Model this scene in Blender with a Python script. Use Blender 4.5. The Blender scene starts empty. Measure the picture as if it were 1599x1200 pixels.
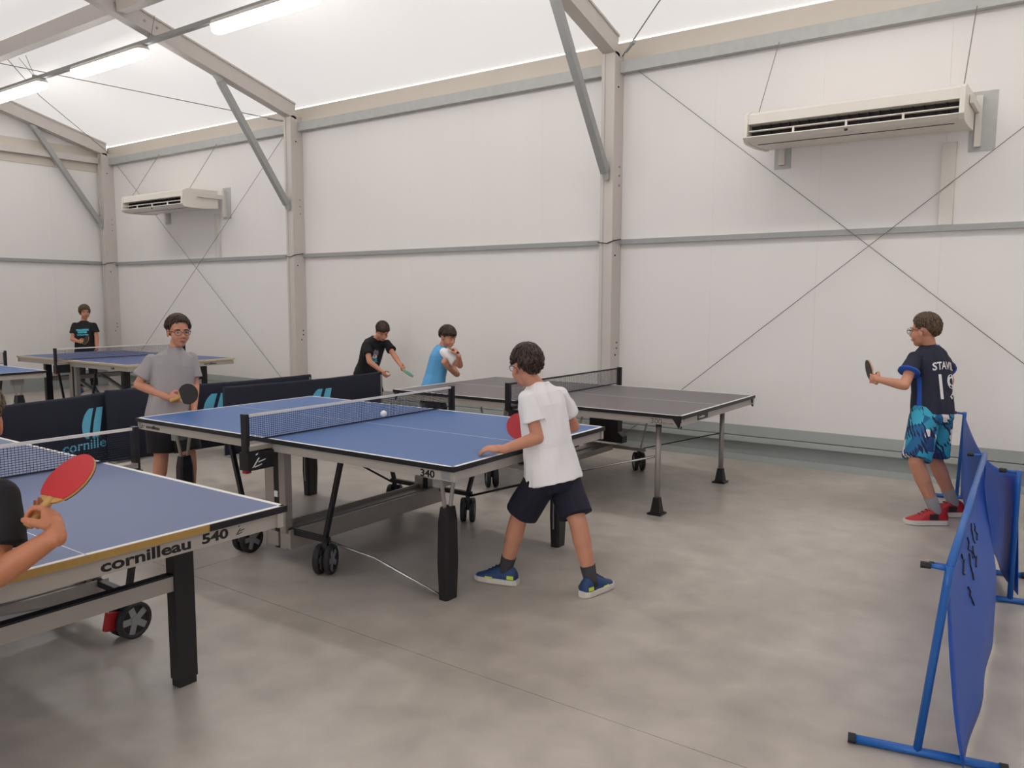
import bpy, math, random
from mathutils import Vector as V, Matrix, noise
from mathutils.bvhtree import BVHTree

SC = bpy.context.scene
COL = SC.collection
random.seed(7)
PI = math.pi

# ------------------------------------------------------------------ camera
# hall frame: X along the long wall, Y towards it, Z up; camera stands at the origin
CAMH = 1.5624
CR = V((.81439893, .58029545, .00340136))
CF = V((-.57676096, .81005758, -.10561015))
CU = V((-.06404039, .08404702, .99440179))
cam = bpy.data.cameras.new('camera'); co = bpy.data.objects.new('camera', cam); COL.objects.link(co)
cam.sensor_fit = 'HORIZONTAL'; cam.sensor_width = 36; cam.lens = 36 * 1246.9 / 1599
cam.clip_start = .05; cam.clip_end = 200
m = Matrix((CR, CU, -CF)).transposed().to_4x4(); m.translation = (0, 0, CAMH)
co.matrix_world = m
SC.camera = co

# ------------------------------------------------------------------ sky and exposure
w = bpy.data.worlds.new('world'); SC.world = w; w.use_nodes = True
bg = w.node_tree.nodes['Background']; bg.inputs[0].default_value = (.93, .96, 1, 1); bg.inputs[1].default_value = 3.6
SC.view_settings.view_transform = 'Standard'; SC.view_settings.look = 'None'
SC.view_settings.gamma = 1; SC.view_settings.exposure = -.1; SC.view_settings.use_curve_mapping = False
LAMP = 17.0

# ------------------------------------------------------------------ materials
def lin(h):
    h = h.lstrip('#'); o = []
    for i in (0, 2, 4):
        c = int(h[i:i+2], 16) / 255
        o.append(c / 12.92 if c <= .04045 else ((c + .055) / 1.055) ** 2.4)
    return (*o, 1)

def mat(name, col, rough=.5, metal=0, spec=.5, var=0, vscale=8, bump=0, bscale=40, coat=0, stretch=None):
    m = bpy.data.materials.new(name); m.use_nodes = True
    nt = m.node_tree; b = nt.nodes['Principled BSDF']
    c = lin(col) if isinstance(col, str) else (*col, 1)
    b.inputs['Base Color'].default_value = c; b.inputs['Roughness'].default_value = rough
    b.inputs['Metallic'].default_value = metal; b.inputs['Specular IOR Level'].default_value = spec
    b.inputs['Coat Weight'].default_value = coat
    if var or bump:
        tc = nt.nodes.new('ShaderNodeTexCoord'); mp = nt.nodes.new('ShaderNodeMapping')
        nt.links.new(tc.outputs['Object'], mp.inputs[0])
        if stretch: mp.inputs['Scale'].default_value = stretch
    if var:
        n = nt.nodes.new('ShaderNodeTexNoise'); n.inputs['Scale'].default_value = vscale; n.inputs['Detail'].default_value = 6
        nt.links.new(mp.outputs[0], n.inputs[0])
        mx = nt.nodes.new('ShaderNodeMix'); mx.data_type = 'RGBA'
        mx.inputs[6].default_value = tuple(x * (1 - var) for x in c[:3]) + (1,)
        mx.inputs[7].default_value = tuple(min(1, x * (1 + var)) for x in c[:3]) + (1,)
        nt.links.new(n.outputs['Fac'], mx.inputs[0]); nt.links.new(mx.outputs[2], b.inputs['Base Color'])
    if bump:
        n = nt.nodes.new('ShaderNodeTexNoise'); n.inputs['Scale'].default_value = bscale; n.inputs['Detail'].default_value = 4
        nt.links.new(mp.outputs[0], n.inputs[0])
        bp = nt.nodes.new('ShaderNodeBump'); bp.inputs['Strength'].default_value = bump; bp.inputs['Distance'].default_value = .01
        nt.links.new(n.outputs['Fac'], bp.inputs['Height']); nt.links.new(bp.outputs[0], b.inputs['Normal'])
    return m

def emit(name, col, strength):
    m = bpy.data.materials.new(name); m.use_nodes = True; nt = m.node_tree
    b = nt.nodes['Principled BSDF']; b.inputs['Base Color'].default_value = (.9, .9, .9, 1)
    b.inputs['Emission Color'].default_value = (*col, 1); b.inputs['Emission Strength'].default_value = strength
    return m

def membrane():
    m = bpy.data.materials.new('membrane'); m.use_nodes = True; nt = m.node_tree
    nt.nodes.remove(nt.nodes['Principled BSDF']); out = nt.nodes['Material Output']
    d = nt.nodes.new('ShaderNodeBsdfDiffuse'); d.inputs[0].default_value = (.80, .77, .74, 1)
    t = nt.nodes.new('ShaderNodeBsdfTranslucent'); t.inputs[0].default_value = (.80, .755, .715, 1)
    x = nt.nodes.new('ShaderNodeMixShader'); x.inputs[0].default_value = .22
    nt.links.new(d.outputs[0], x.inputs[1]); nt.links.new(t.outputs[0], x.inputs[2]); nt.links.new(x.outputs[0], out.inputs[0])
    return m

def concrete():
    m = mat('concrete', '#9c948b', .34, spec=.5)
    nt = m.node_tree; b = nt.nodes['Principled BSDF']
    tc = nt.nodes.new('ShaderNodeTexCoord')
    def nz(s, det, d=0):
        n = nt.nodes.new('ShaderNodeTexNoise'); n.inputs['Scale'].default_value = s; n.inputs['Detail'].default_value = det
        n.inputs['Distortion'].default_value = d
        nt.links.new(tc.outputs['Object'], n.inputs[0]); return n
    a = nz(.55, 5, .6); c = nz(5, 8, .3); e = nz(60, 3)
    r = nt.nodes.new('ShaderNodeValToRGB'); r.color_ramp.elements[0].position = .3; r.color_ramp.elements[1].position = .72
    r.color_ramp.elements[0].color = lin('#a39a90'); r.color_ramp.elements[1].color = lin('#c3bab1')
    nt.links.new(a.outputs['Fac'], r.inputs[0])
    mx = nt.nodes.new('ShaderNodeMix'); mx.data_type = 'RGBA'; mx.blend_type = 'OVERLAY'; mx.inputs[0].default_value = .35
    nt.links.new(r.outputs[0], mx.inputs[6]); nt.links.new(c.outputs['Fac'], mx.inputs[7]); nt.links.new(mx.outputs[2], b.inputs['Base Color'])
    rr = nt.nodes.new('ShaderNodeMapRange'); rr.inputs[3].default_value = .22; rr.inputs[4].default_value = .46
    nt.links.new(c.outputs['Fac'], rr.inputs[0]); nt.links.new(rr.outputs[0], b.inputs['Roughness'])
    bp = nt.nodes.new('ShaderNodeBump'); bp.inputs['Strength'].default_value = .06; bp.inputs['Distance'].default_value = .005
    nt.links.new(e.outputs['Fac'], bp.inputs['Height']); nt.links.new(bp.outputs[0], b.inputs['Normal'])
    return m

def leaf_print():
    m = mat('leaf_print', '#14264a', .8); nt = m.node_tree; b = nt.nodes['Principled BSDF']
    tc = nt.nodes.new('ShaderNodeTexCoord'); mp = nt.nodes.new('ShaderNodeMapping'); mp.inputs['Scale'].default_value = (1, 1, .8)
    mp.inputs['Rotation'].default_value = (.4, .5, .3)
    nt.links.new(tc.outputs['Object'], mp.inputs[0])
    vo = nt.nodes.new('ShaderNodeTexVoronoi'); vo.inputs['Scale'].default_value = 13; nt.links.new(mp.outputs[0], vo.inputs[0])
    wv = nt.nodes.new('ShaderNodeTexWave'); wv.inputs['Scale'].default_value = 15; wv.inputs['Distortion'].default_value = 5
    nt.links.new(mp.outputs[0], wv.inputs[0])
    r = nt.nodes.new('ShaderNodeValToRGB'); r.color_ramp.interpolation = 'CONSTANT'
    cr = r.color_ramp; cr.elements[0].position = 0; cr.elements[0].color = lin('#2a8fb0'); cr.elements[1].position = .3; cr.elements[1].color = lin('#1c5f8e')
    for p, c in ((.5, '#d9d3d6'), (.66, '#3aa6c4'), (.82, '#1a3f74')):
        e = cr.elements.new(p); e.color = lin(c)
    sp = nt.nodes.new('ShaderNodeSeparateColor'); nt.links.new(vo.outputs['Color'], sp.inputs[0]); nt.links.new(sp.outputs[0], r.inputs[0])
    ad = nt.nodes.new('ShaderNodeMath'); ad.operation = 'MULTIPLY_ADD'; ad.inputs[1].default_value = .35
    nt.links.new(wv.outputs['Fac'], ad.inputs[0]); nt.links.new(vo.outputs['Distance'], ad.inputs[2])
    st = nt.nodes.new('ShaderNodeMath'); st.operation = 'GREATER_THAN'; st.inputs[1].default_value = .84; nt.links.new(ad.outputs[0], st.inputs[0])
    mx = nt.nodes.new('ShaderNodeMix'); mx.data_type = 'RGBA'; mx.inputs[7].default_value = lin('#141f45')
    nt.links.new(st.outputs[0], mx.inputs[0]); nt.links.new(r.outputs[0], mx.inputs[6]); nt.links.new(mx.outputs[2], b.inputs['Base Color'])
    return m

M = dict(
 wall=mat('wall_panel', '#e9e5e2', .42, var=.015, vscale=.7, stretch=(6, 6, .3)),
 conc=concrete(), dark=mat('joint_dark', '#6b645c', .8), roof=membrane(),
 valance=mat('valance', '#d0c7ba', .6, var=.06, vscale=2),
 galv=mat('galvanised', '#b6b7b4', .5, .1, var=.12, vscale=14),
 galvd=mat('galvanised_grey', '#a3a4a2', .5, .15, var=.08, vscale=20),
 alu=mat('aluminium', '#cbc4be', .5, .05, var=.05, vscale=5, stretch=(3, 3, .5)),
 plinth=mat('plinth_paint', '#a6aba8', .55, var=.05, vscale=3), plinthd=mat('plinth_base', '#939896', .6, var=.06, vscale=4),
 blk=mat('black_plastic', '#17161a', .42), blk2=mat('black_matt', '#1d1c1f', .65), tire=mat('tyre_rubber', '#242427', .6), hub=mat('hub_grey', '#8f8f92', .5),
 red=mat('red_plastic', '#a3201f', .4), steel=mat('table_steel', '#a7a09a', .42, .5, var=.04, vscale=10), apron=mat('apron_grey', '#b5aea7', .45, .2, var=.03, vscale=6),
 beam=mat('beam_steel', '#a8a099', .4, .25, var=.12, vscale=12), rod=mat('rod_chrome', '#c9c6c3', .25, .9),
 topA=mat('top_blue_glare', '#5a6a94', .42, var=.03, vscale=3), topB=mat('top_blue', '#3f67a4', .42, var=.03, vscale=3), topC=mat('top_grey', '#6b6567', .45, var=.03, vscale=3),  # topA: glare on the tabletop is mixed into its greyer base colour
 topD=mat('top_indigo', '#4a5a8c', .45), line=mat('white_line', '#e9e8e6', .6), mdf=mat('raw_board_edge', '#b08d4c', .7, var=.12, vscale=60), mdfpale=mat('pale_board_edge', '#cbb894', .7, var=.08, vscale=30),
 tape=mat('net_tape', '#e4dfda', .7), cord=mat('net_cord', '#1c2236', .8), white=mat('white_plastic', '#dad5cd', .4), acw=mat('ac_white', '#e0dad0', .38), slot=mat('slot_dark', '#241f1d', .7),
 navy=mat('barrier_navy', '#11152a', .75, bump=.25, bscale=9), cyan=mat('logo_cyan', '#63b6d6', .7), bluetube=mat('blue_tube', '#1c5fae', .35), bluesheet=mat('blue_sheet', '#1a52b4', .5, bump=.15, bscale=6),
 skin=mat('skin', '#c98d72', .55, var=.05, vscale=25), skin2=mat('skin_warm', '#bd7a58', .55, var=.05, vscale=25), lips=mat('lips', '#a8584c', .5), eyew=mat('eye_white', '#b5a49a', .3), iris=mat('iris', '#2b1d14', .2),
 hairb=mat('hair_brown', '#3a271d', .5, var=.35, vscale=60, bump=.6, bscale=90, stretch=(1, 1, .25)), hairl=mat('hair_light_brown', '#5a4632', .5, var=.3, vscale=60, bump=.6, bscale=90, stretch=(1, 1, .25)),
 tee_w=mat('tee_white', '#f1eeef', .85, bump=.2, bscale=14), tee_g=mat('tee_grey', '#a29c9d', .9, bump=.2, bscale=14), tee_k=mat('tee_black', '#17161a', .85, bump=.2, bscale=14),
 tee_n=mat('jersey_navy', '#191d33', .75, bump=.2, bscale=14), tee_b=mat('jersey_sky', '#5fa6da', .8, bump=.25, bscale=12), cuff=mat('jersey_blue', '#1f4fa8', .75), print_w=mat('print_white', '#e3e1e2', .7),
 sh_n=mat('shorts_navy', '#17172a', .85, bump=.2, bscale=12), sh_k=mat('shorts_black', '#141316', .85, bump=.2, bscale=12), sh_leaf=leaf_print(),
 sock_d=mat('sock_charcoal', '#3a393d', .9), sock_g=mat('sock_grey', '#8f8d8e', .9), shoe_b=mat('shoe_blue', '#22406f', .6), shoe_r=mat('shoe_red', '#b3262b', .5), sole=mat('shoe_sole', '#d8d2c8', .6), lime=mat('lime', '#c9dc2e', .5), shoe_k=mat('shoe_black', '#2a2526', .6),
 rub_r=mat('rubber_red', '#c22c33', .5), rub_k=mat('rubber_black', '#151316', .5), rub_g=mat('rubber_teal', '#2fa898', .5), wood=mat('bat_wood', '#c59a5c', .5), ball=mat('ball_white', '#efece6', .35),
 wire=mat('cable', '#85807b', .5, .2), ink=mat('ink', '#121214', .6), inkg=mat('ink_grey', '#77716d', .6), glass=mat('lens', '#cfd3d6', .1), lamp=emit('lamp_diffuser', (1, .98, .96), LAMP),
 printt=mat('print_teal', '#4fb3c6', .7), printp=mat('print_mauve', '#8b7f9c', .7),
)
nt = M['glass'].node_tree
tr = nt.nodes.new('ShaderNodeBsdfTransparent'); gs = nt.nodes.new('ShaderNodeBsdfGlossy'); gs.inputs['Roughness'].default_value = .05; mx = nt.nodes.new('ShaderNodeMixShader'); mx.inputs[0].default_value = .07
nt.links.new(tr.outputs[0], mx.inputs[1]); nt.links.new(gs.outputs[0], mx.inputs[2]); nt.links.new(mx.outputs[0], nt.nodes['Material Output'].inputs[0])

# ------------------------------------------------------------------ mesh helpers
class MB:
    def __init__(s): s.v = []; s.f = []
    def add(s, vs, fs):
        o = len(s.v); s.v += [tuple(x) for x in vs]; s.f += [tuple(i + o for i in f) for f in fs]; return s
    def box(s, lo, hi):
        (a, b, c), (d, e, f) = lo, hi
        return s.add([(a,b,c),(d,b,c),(d,e,c),(a,e,c),(a,b,f),(d,b,f),(d,e,f),(a,e,f)],
                     [(3,2,1,0),(4,5,6,7),(0,1,5,4),(1,2,6,5),(2,3,7,6),(3,0,4,7)])
    def loft(s, rings, closed=True, caps=True):
        n = len(rings[0]); vs = [p for r in rings for p in r]; fs = []
        for k in range(len(rings) - 1):
            for i in range(n if closed else n - 1):
                j = (i + 1) % n; fs.append((k*n+i, k*n+j, (k+1)*n+j, (k+1)*n+i))
        if caps: fs.append(tuple(range(n - 1, -1, -1))); fs.append(tuple((len(rings)-1)*n + i for i in range(n)))
        return s.add(vs, fs)
    def frame(s, p, q, up=None):
        d = (V(q) - V(p)).normalized(); up = V(up) if up is not None else (V((0,0,1)) if abs(d.z) < .95 else V((1,0,0)))
        a = d.cross(up).normalized(); b = a.cross(d).normalized(); return d, a, b
    def cone(s, p, q, r0, r1, n=12, up=None, flat=1):
        p, q = V(p), V(q); d, a, b = s.frame(p, q, up)
        ring = lambda c, r: [c + a * (r * math.cos(2*PI*i/n)) + b * (r * flat * math.sin(2*PI*i/n)) for i in range(n)]
        return s.loft([ring(p, r0), ring(q, r1)])
    def bar(s, p, q, wa, wb, up=None):
        p, q = V(p), V(q); d, a, b = s.frame(p, q, up)
        ring = lambda c: [c + a*(x*wa/2) + b*(y*wb/2) for x, y in ((-1,-1),(1,-1),(1,1),(-1,1))]
        return s.loft([ring(p), ring(q)])
    def tube(s, pts, r, n=8):
        pts = [V(p) for p in pts]; rings = []
        for i, p in enumerate(pts):
            d = (pts[min(i+1, len(pts)-1)] - pts[max(i-1, 0)]).normalized()
            up = V((0,0,1)) if abs(d.z) < .9 else V((1,0,0)); a = d.cross(up).normalized(); b = a.cross(d)
            rr = r[i] if isinstance(r, (list, tuple)) else r
            rings.append([p + a*(rr*math.cos(2*PI*k/n)) + b*(rr*math.sin(2*PI*k/n)) for k in range(n)])
        return s.loft(rings)
    def caps(s, p, q, r0, r1, n=14):
        p, q = V(p), V(q); d, a, b = s.frame(p, q); L = []
        for k in range(5):
            t = PI/2 * (1 - k/4); L.append((p - d*(r0*math.sin(t)), max(r0*math.cos(t), 1e-4)))
        for k in range(5):
            t = PI/2 * k/4; L.append((q + d*(r1*math.sin(t)), max(r1*math.cos(t), 1e-4)))
        return s.loft([[c + a*(r*math.cos(2*PI*i/n)) + b*(r*math.sin(2*PI*i/n)) for i in range(n)] for c, r in L])
    def ell(s, c, ax, ay, az, n=16, m=10):
        c, ax, ay, az = V(c), V(ax), V(ay), V(az); rings = []
        for k in range(m + 1):
            t = -PI/2 + PI*k/m; r = max(math.cos(t), 1e-3)
            rings.append([c + ax*(r*math.cos(2*PI*i/n)) + ay*(r*math.sin(2*PI*i/n)) + az*math.sin(t) for i in range(n)])
        return s.loft(rings)
    def prism(s, poly, axis, lo, hi):
        # poly of 2-D points, extruded along axis index
        def mk(p, t):
            q = list(p); q.insert(axis, t); return tuple(q)
        return s.loft([[mk(p, lo) for p in poly], [mk(p, hi) for p in poly]])
    def mesh(s, name, origin=None):
        me = bpy.data.meshes.new(name)
        vs = s.v if origin is None else [tuple(V(p) - V(origin)) for p in s.v]
        me.from_pydata(vs, [], s.f); me.validate(); me.update()
        import bmesh
        bm = bmesh.new(); bm.from_mesh(me); bmesh.ops.recalc_face_normals(bm, faces=bm.faces); bm.to_mesh(me); bm.free()
        return me
    def build(s, name, mt, parent=None, origin=None, smooth=False, **tags):
        return link(name, s.mesh(name, origin), mt, parent, smooth, **tags)

def link(name, me, mt, parent=None, smooth=False, **tags):
    o = bpy.data.objects.new(name, me); COL.objects.link(o)
    if mt is not None:
        me.materials.clear(); me.materials.append(M[mt] if isinstance(mt, str) else mt)
    if smooth:
        for p in me.polygons: p.use_smooth = True
    if parent: o.parent = parent
    for k, v in tags.items(): o[k] = v
    return o

def empty(name, loc=(0,0,0), rz=0, **tags):
    o = bpy.data.objects.new(name, None); COL.objects.link(o); o.location = loc; o.rotation_euler.z = rz
    o.empty_display_size = .1
    for k, v in tags.items(): o[k] = v
    return o

def remesh(mb, name, vox, origin, smooth=3, fold=0, ffreq=9):
    o = bpy.data.objects.new('tmp', mb.mesh('tmp')); COL.objects.link(o)
    r = o.modifiers.new('r', 'REMESH'); r.mode = 'VOXEL'; r.voxel_size = vox
    if smooth:
        q = o.modifiers.new('s', 'SMOOTH'); q.factor = .5; q.iterations = smooth
    dg = bpy.context.evaluated_depsgraph_get()
    me = bpy.data.meshes.new_from_object(o.evaluated_get(dg)); me.name = name
    bpy.data.objects.remove(o)
    og = V(origin)
    if fold:
        ns = [v.normal.copy() for v in me.vertices]
        for v, nn in zip(me.vertices, ns):
            p = v.co
            k = noise.noise(V((p.x*ffreq, p.y*ffreq, p.z*ffreq*.55))) + .5*noise.noise(V((p.x*ffreq*2.3+5, p.y*ffreq*2.3, p.z*ffreq*1.1)))
            v.co = p + nn * (fold * k)
    for v in me.vertices: v.co -= og
    for p in me.polygons: p.use_smooth = True
    return me

def text_mesh(s, size, bold=0, sx=1, align='LEFT', extrude=.001, space=1):
    c = bpy.data.curves.new('t', 'FONT'); c.body = s; c.size = size; c.offset = bold; c.extrude = extrude; c.align_x = align; c.space_character = space
    c.resolution_u = 3
    o = bpy.data.objects.new('t', c); COL.objects.link(o); dg = bpy.context.evaluated_depsgraph_get()
    me = bpy.data.meshes.new_from_object(o.evaluated_get(dg)); bpy.data.objects.remove(o)
    for v in me.vertices: v.co.x *= sx
    return me

def place_text(name, s, size, loc, xdir, ydir, mt, parent, **k):
    me = text_mesh(s, size, **k); x = V(xdir).normalized(); y = V(ydir).normalized(); z = x.cross(y)
    mm = Matrix((x, y, z)).transposed().to_4x4(); mm.translation = loc
    me.transform(mm); return link(name, me, mt, parent)

# ------------------------------------------------------------------ the hall
XP, BAY, YW = -4.009, 5.0, 7.603
POSTS = [XP + BAY * k for k in (1, 0, -1, -2)]      # right edge of each post on the long wall
GX = -14.2                                           # gable wall plane
EX, EY = 6.2, -7.4                                   # far ends of the hall behind the camera
ZE, ZR, ZP = 3.867, 2.139, .348
SL = .285
raf_z = lambda y: 4.055 + SL * (7.42 - y)            # underside of a rafter
roof_z = lambda y: raf_z(y) + .215

fl = empty('floor', kind='structure', label='polished grey concrete floor slab')
MB().box((GX, EY, -.12), (EX, YW + .05, -.006)).build('slab_base', 'dark', fl)
xs = [GX, -9.08, -4.09, .92, EX]; ys = [EY, -2.5, 2.52, YW + .05]
for i in range(4):
    for j in range(3):
        g = .0015
        MB().box((xs[i]+g, ys[j]+g, -.1), (xs[i+1]-g, ys[j+1]-g, 0)).build('slab', 'conc', fl)

wb = empty('wall_back', (0, 0, 0), kind='structure', label='long white sandwich panel wall behind the tables')
def panels(parent, x0, x1, z0, z1, axis, pos, thick, n):
    for i in range(n):
        a = x0 + (x1-x0)*i/n + .0004; b = x0 + (x1-x0)*(i+1)/n - .0004
        lo, hi = ((a, pos, z0), (b, pos+thick, z1)) if axis == 'x' else ((pos-thick, a, z0), (pos, b, z1))
        MB().box(lo, hi).build('panel', 'wall', parent)
MB().box((GX, YW+.05, 0), (EX, YW+.08, 4.15)).build('backing', 'wall', wb)
ends = [GX, POSTS[2], POSTS[1], POSTS[0], EX]
for i in range(4):
    panels(wb, ends[i], ends[i+1], ZP, ZR+.02, 'x', YW, .05, 5)
    panels(wb, ends[i], ends[i+1], ZR+.02, ZE+.05, 'x', YW, .05, 5)
    a, b = ends[i] + .001, ends[i+1] - .15
    MB().box((a, YW-.045, ZR), (b, YW, ZR+.05)).build('girt', 'galvd', wb)
    MB().box((a, YW-.085, ZE), (b, YW, ZE+.115)).build('eave_beam', 'galv', wb)
    MB().box((a, YW-.012, ZP-.1), (b+.149, YW+.05, ZP)).build('kick_strip', 'plinth', wb)
    MB().box((a, YW-.05, .195), (b+.149, YW+.05, ZP-.107)).build('sill_beam', 'plinth', wb)
    MB().box((a, YW-.004, .06), (b+.149, YW+.05, .195)).build('plinth_face', 'plinthd', wb)
    MB().box((a, YW-.02, 0), (b+.149, YW+.05, .06)).build('base_strip', 'plinth', wb)
    MB().prism([(YW-.012, ZE+.115), (YW+.03, ZE+.115), (YW+.03, 4.199), (YW-.0, 4.182)], 0, a, b+.149).build('valance', 'valance', wb)

wg = empty('wall_gable', kind='structure', label='white panelled gable end wall')
panels(wg, EY, YW, 0.3, ZR+.02, 'y', GX, .05, 15)
panels(wg, EY, YW, ZR+.02, 3.74, 'y', GX, .05, 15)
MB().box((GX-.05, EY, 0), (GX+.02, YW, .3)).build('plinth_face', 'plinthd', wg)
MB().box((GX-.05, EY, ZR+.01), (GX+.05, YW-.21, ZR+.06)).build('girt', 'galvd', wg)
MB().box((GX-.05, EY, 3.74), (GX+.012, YW, 4.13)).build('tie_backing', 'valance', wg)
MB().box((GX+.012, EY, 3.88), (GX+.1, YW-.21, 3.98)).build('tie_beam', 'alu', wg)
RY = .1
MB().prism([(EY, 4.13), (YW, 4.13), (YW, 4.2), (RY, roof_z(RY)), (EY, 4.2)], 0, GX-.05, GX-.005).build('gable_panel', 'wall', wg)
we = empty('wall_end', kind='structure', label='white end wall opposite the panelled gable')
MB().prism([(EY, 0), (YW, 0), (YW, 4.2), (RY, roof_z(RY)), (EY, 4.2)], 0, EX, EX+.05).build('panel', 'wall', we)
wf = empty('wall_front', kind='structure', label='white long wall opposite the tables, with an added doorway')
for lo, hi in (((GX, 0), (-4.6, 4.25)), ((3.0, 0), (EX, 4.25)), ((-4.6, 3.1), (3.0, 4.25))):
    MB().box((lo[0], EY-.05, lo[1]), (hi[0], EY, hi[1])).build('panel', 'wall', wf)
d1 = empty('added_door', (-.5, EY, 0), kind='structure', label='added unseen doorway letting daylight in through the opposite wall')  # unseen doorway, added and sized to brighten the near floor and shirts
for lo, hi in (((-4.66, 0), (-4.58, 3.16)), ((2.98, 0), (3.06, 3.16)), ((-4.66, 3.08), (3.06, 3.16))):
    MB().box((lo[0], EY-.07, lo[1]), (hi[0], EY+.03, hi[1])).build('door_frame', 'alu', d1, d1.location)
MB().box((-16, EY-14, -.14), (16, EY-.05, -.02)).build('ground', 'conc', None, None, False, kind='structure', label='added ground outside the doorway, stopping sky light from below')  # added outside; keeps sky light from entering the doorway upwards

ce = empty('ceiling', kind='structure', label='white translucent tent roof membrane')
MB().add([(GX-.05, YW+.03, roof_z(YW+.03)), (EX+.05, YW+.03, roof_z(YW+.03)), (EX+.05, RY, roof_z(RY)), (GX-.05, RY, roof_z(RY))], [(0,1,2,3)]).build('membrane', 'roof', ce)
MB().add([(GX-.05, EY-.05, roof_z(2*RY-EY)), (EX+.05, EY-.05, roof_z(2*RY-EY)), (EX+.05, RY, roof_z(RY)), (GX-.05, RY, roof_z(RY))], [(3,2,1,0)]).build('membrane', 'roof', ce)

for k, px in enumerate(POSTS):
    nm = ['beside the blue barriers', 'behind the grey table', 'beside the navy barriers', 'in the corner of the gable wall'][k]
    t = empty('portal_frame', (px-.07, YW-.1, 0), kind='structure', label='aluminium post and rafter frame ' + nm)
    og = t.location
    MB().box((px-.14, 7.41, 0), (px, YW-.001, 4.06)).build('post', 'alu', t, og)
    MB().box((px-.148, 7.40, 0), (px-.112, 7.41, 4.045)).build('flange', 'alu', t, og)
    MB().box((px-.036, 7.40, 0), (px+.002, 7.41, 4.045)).build('flange', 'alu', t, og)
    for (ya, yb) in ((7.5, RY), (2*RY-7.3, RY)):
        za, zb = (raf_z(ya), raf_z(RY)) if ya > 0 else (raf_z(2*RY-ya), raf_z(RY))
        for nm2, dz, h, dx in (('rafter', 0, .205, .055), ('rafter_flange', -.012, .03, .07), ('rafter_flange', .185, .022, .07)):
            MB().loft([[(px-.07-dx, y, z+dz), (px-.07+dx, y, z+dz), (px-.07+dx, y, z+dz+h), (px-.07-dx, y, z+dz+h)] for y, z in ((ya, za), (yb, zb))]).build(nm2, 'alu', t, og)
    b = MB(); b.bar((px-.07, 7.36, 2.86), (px-.07, 6.36, 4.30), .075, .075, (1,0,0)); b.build('knee_brace', 'galvd', t, og)
    MB().bar((px-.07, 7.405, 2.80), (px-.07, 7.33, 2.95), .09, .05, (1,0,0)).build('brace_bracket', 'galv', t, og)
    MB().bar((px-.07, 6.40, 4.26), (px-.07, 6.30, 4.37), .06, .07, (1,0,0)).build('brace_bracket', 'galv', t, og)
    for dz in (2.74, 2.84, 2.93):
        MB().cone((px, YW-.075, dz), (px+.012, YW-.075, dz), .011, .011, 8).build('bolt', 'galvd', t, og)
    for dy, z in ((.08, .98), (.05, 1.05), (.05, 1.11), (.12, 2.02), (.1, 3.72)):
        MB().cone((px, YW-dy-.02, z), (px+.008, YW-dy-.02, z), .009, .009, 6).build('bolt', 'blk2', t, og)
    for yy in (5.0, 5.35, 5.5, 5.65):
        MB().cone((px-.015, yy, raf_z(yy)+.1), (px+.008, yy, raf_z(yy)+.1), .014, .014, 8).build('bolt', 'galv', t, og)
    if k != 2 and k != 3:
        z0 = 3.96
    MB().tube([(px-.16, 7.39, 2.155), (px-.05, 7.385, 2.14), (px+.01, 7.4, 2.165), (px+.02, 7.55, 2.19)], .006, 6).build('cable_tie', 'blk', t, og)

for a, b in zip(POSTS[1:], POSTS[:-1]):
    t = MB().box((a+.02, 5.0, 4.74), (b-.16, 5.12, 4.93)).build('purlin', 'alu', None, kind='structure', label='aluminium roof purlin between rafters')
for x in (POSTS[1] - .16, POSTS[2] - .16):
    pass
t = empty('roof_purlin', (0, 0, 0), kind='structure', label='aluminium ridge purlin over the hall')
MB().box((GX, RY-.08, roof_z(RY)-.2), (EX, RY+.08, roof_z(RY)-.03)).build('purlin', 'alu', t)

def cable(name, pts, label, r=.0035, turn=None):
    t = empty(name, pts[0], kind='structure', label=label)
    MB().tube(pts, r, 6).build('strand', 'wire', t, pts[0], True)
    if turn is not None:
        p, q = V(pts[0]), V(pts[-1]); d = (q-p).normalized()
        MB().cone(p + d*turn, p + d*(turn+.16), .014, .014, 8).build('turnbuckle', 'galvd', t, pts[0])
        MB().cone(p + d*(turn+.16), p + d*(turn+.2), .02, .02, 8).build('nut', 'galvd', t, pts[0])
for x0, x1, nm in ((POSTS[1]+.06, POSTS[0]-.16, 'under the big air conditioner'), (POSTS[3]+.06, POSTS[2]-.16, 'behind the far table')):
    cable('brace_cable', [(x0, YW-.05, 3.97), (x1, YW-.05, .1)], 'thin steel brace cable falling across wall ' + nm)
    cable('brace_cable', [(x0, YW-.06, .1), (x1, YW-.06, 3.97)], 'thin steel brace cable rising across wall ' + nm)
cable('roof_cable', [(POSTS[1]+.03, 7.5, 4.02), (-3.33, 6.97, 4.27), (-.2, 4.4, 4.99)], 'steel roof brace cable with turnbuckle at the post', .006, .1)
cable('roof_cable', [(POSTS[2]-.15, 7.5, 4.0), (-12.4, 5.2, 4.78), (POSTS[3], 4.0, 5.1)], 'dark roof brace cable crossing over the lamps', .006, .1)
cable('roof_cable', [(POSTS[3]+.03, 7.5, 4.08), (-12.9, 5.93, 4.56), (POSTS[2]-.2, 2.5, 5.5)], 'thin roof brace cable in the corner bay', .005)

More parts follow.
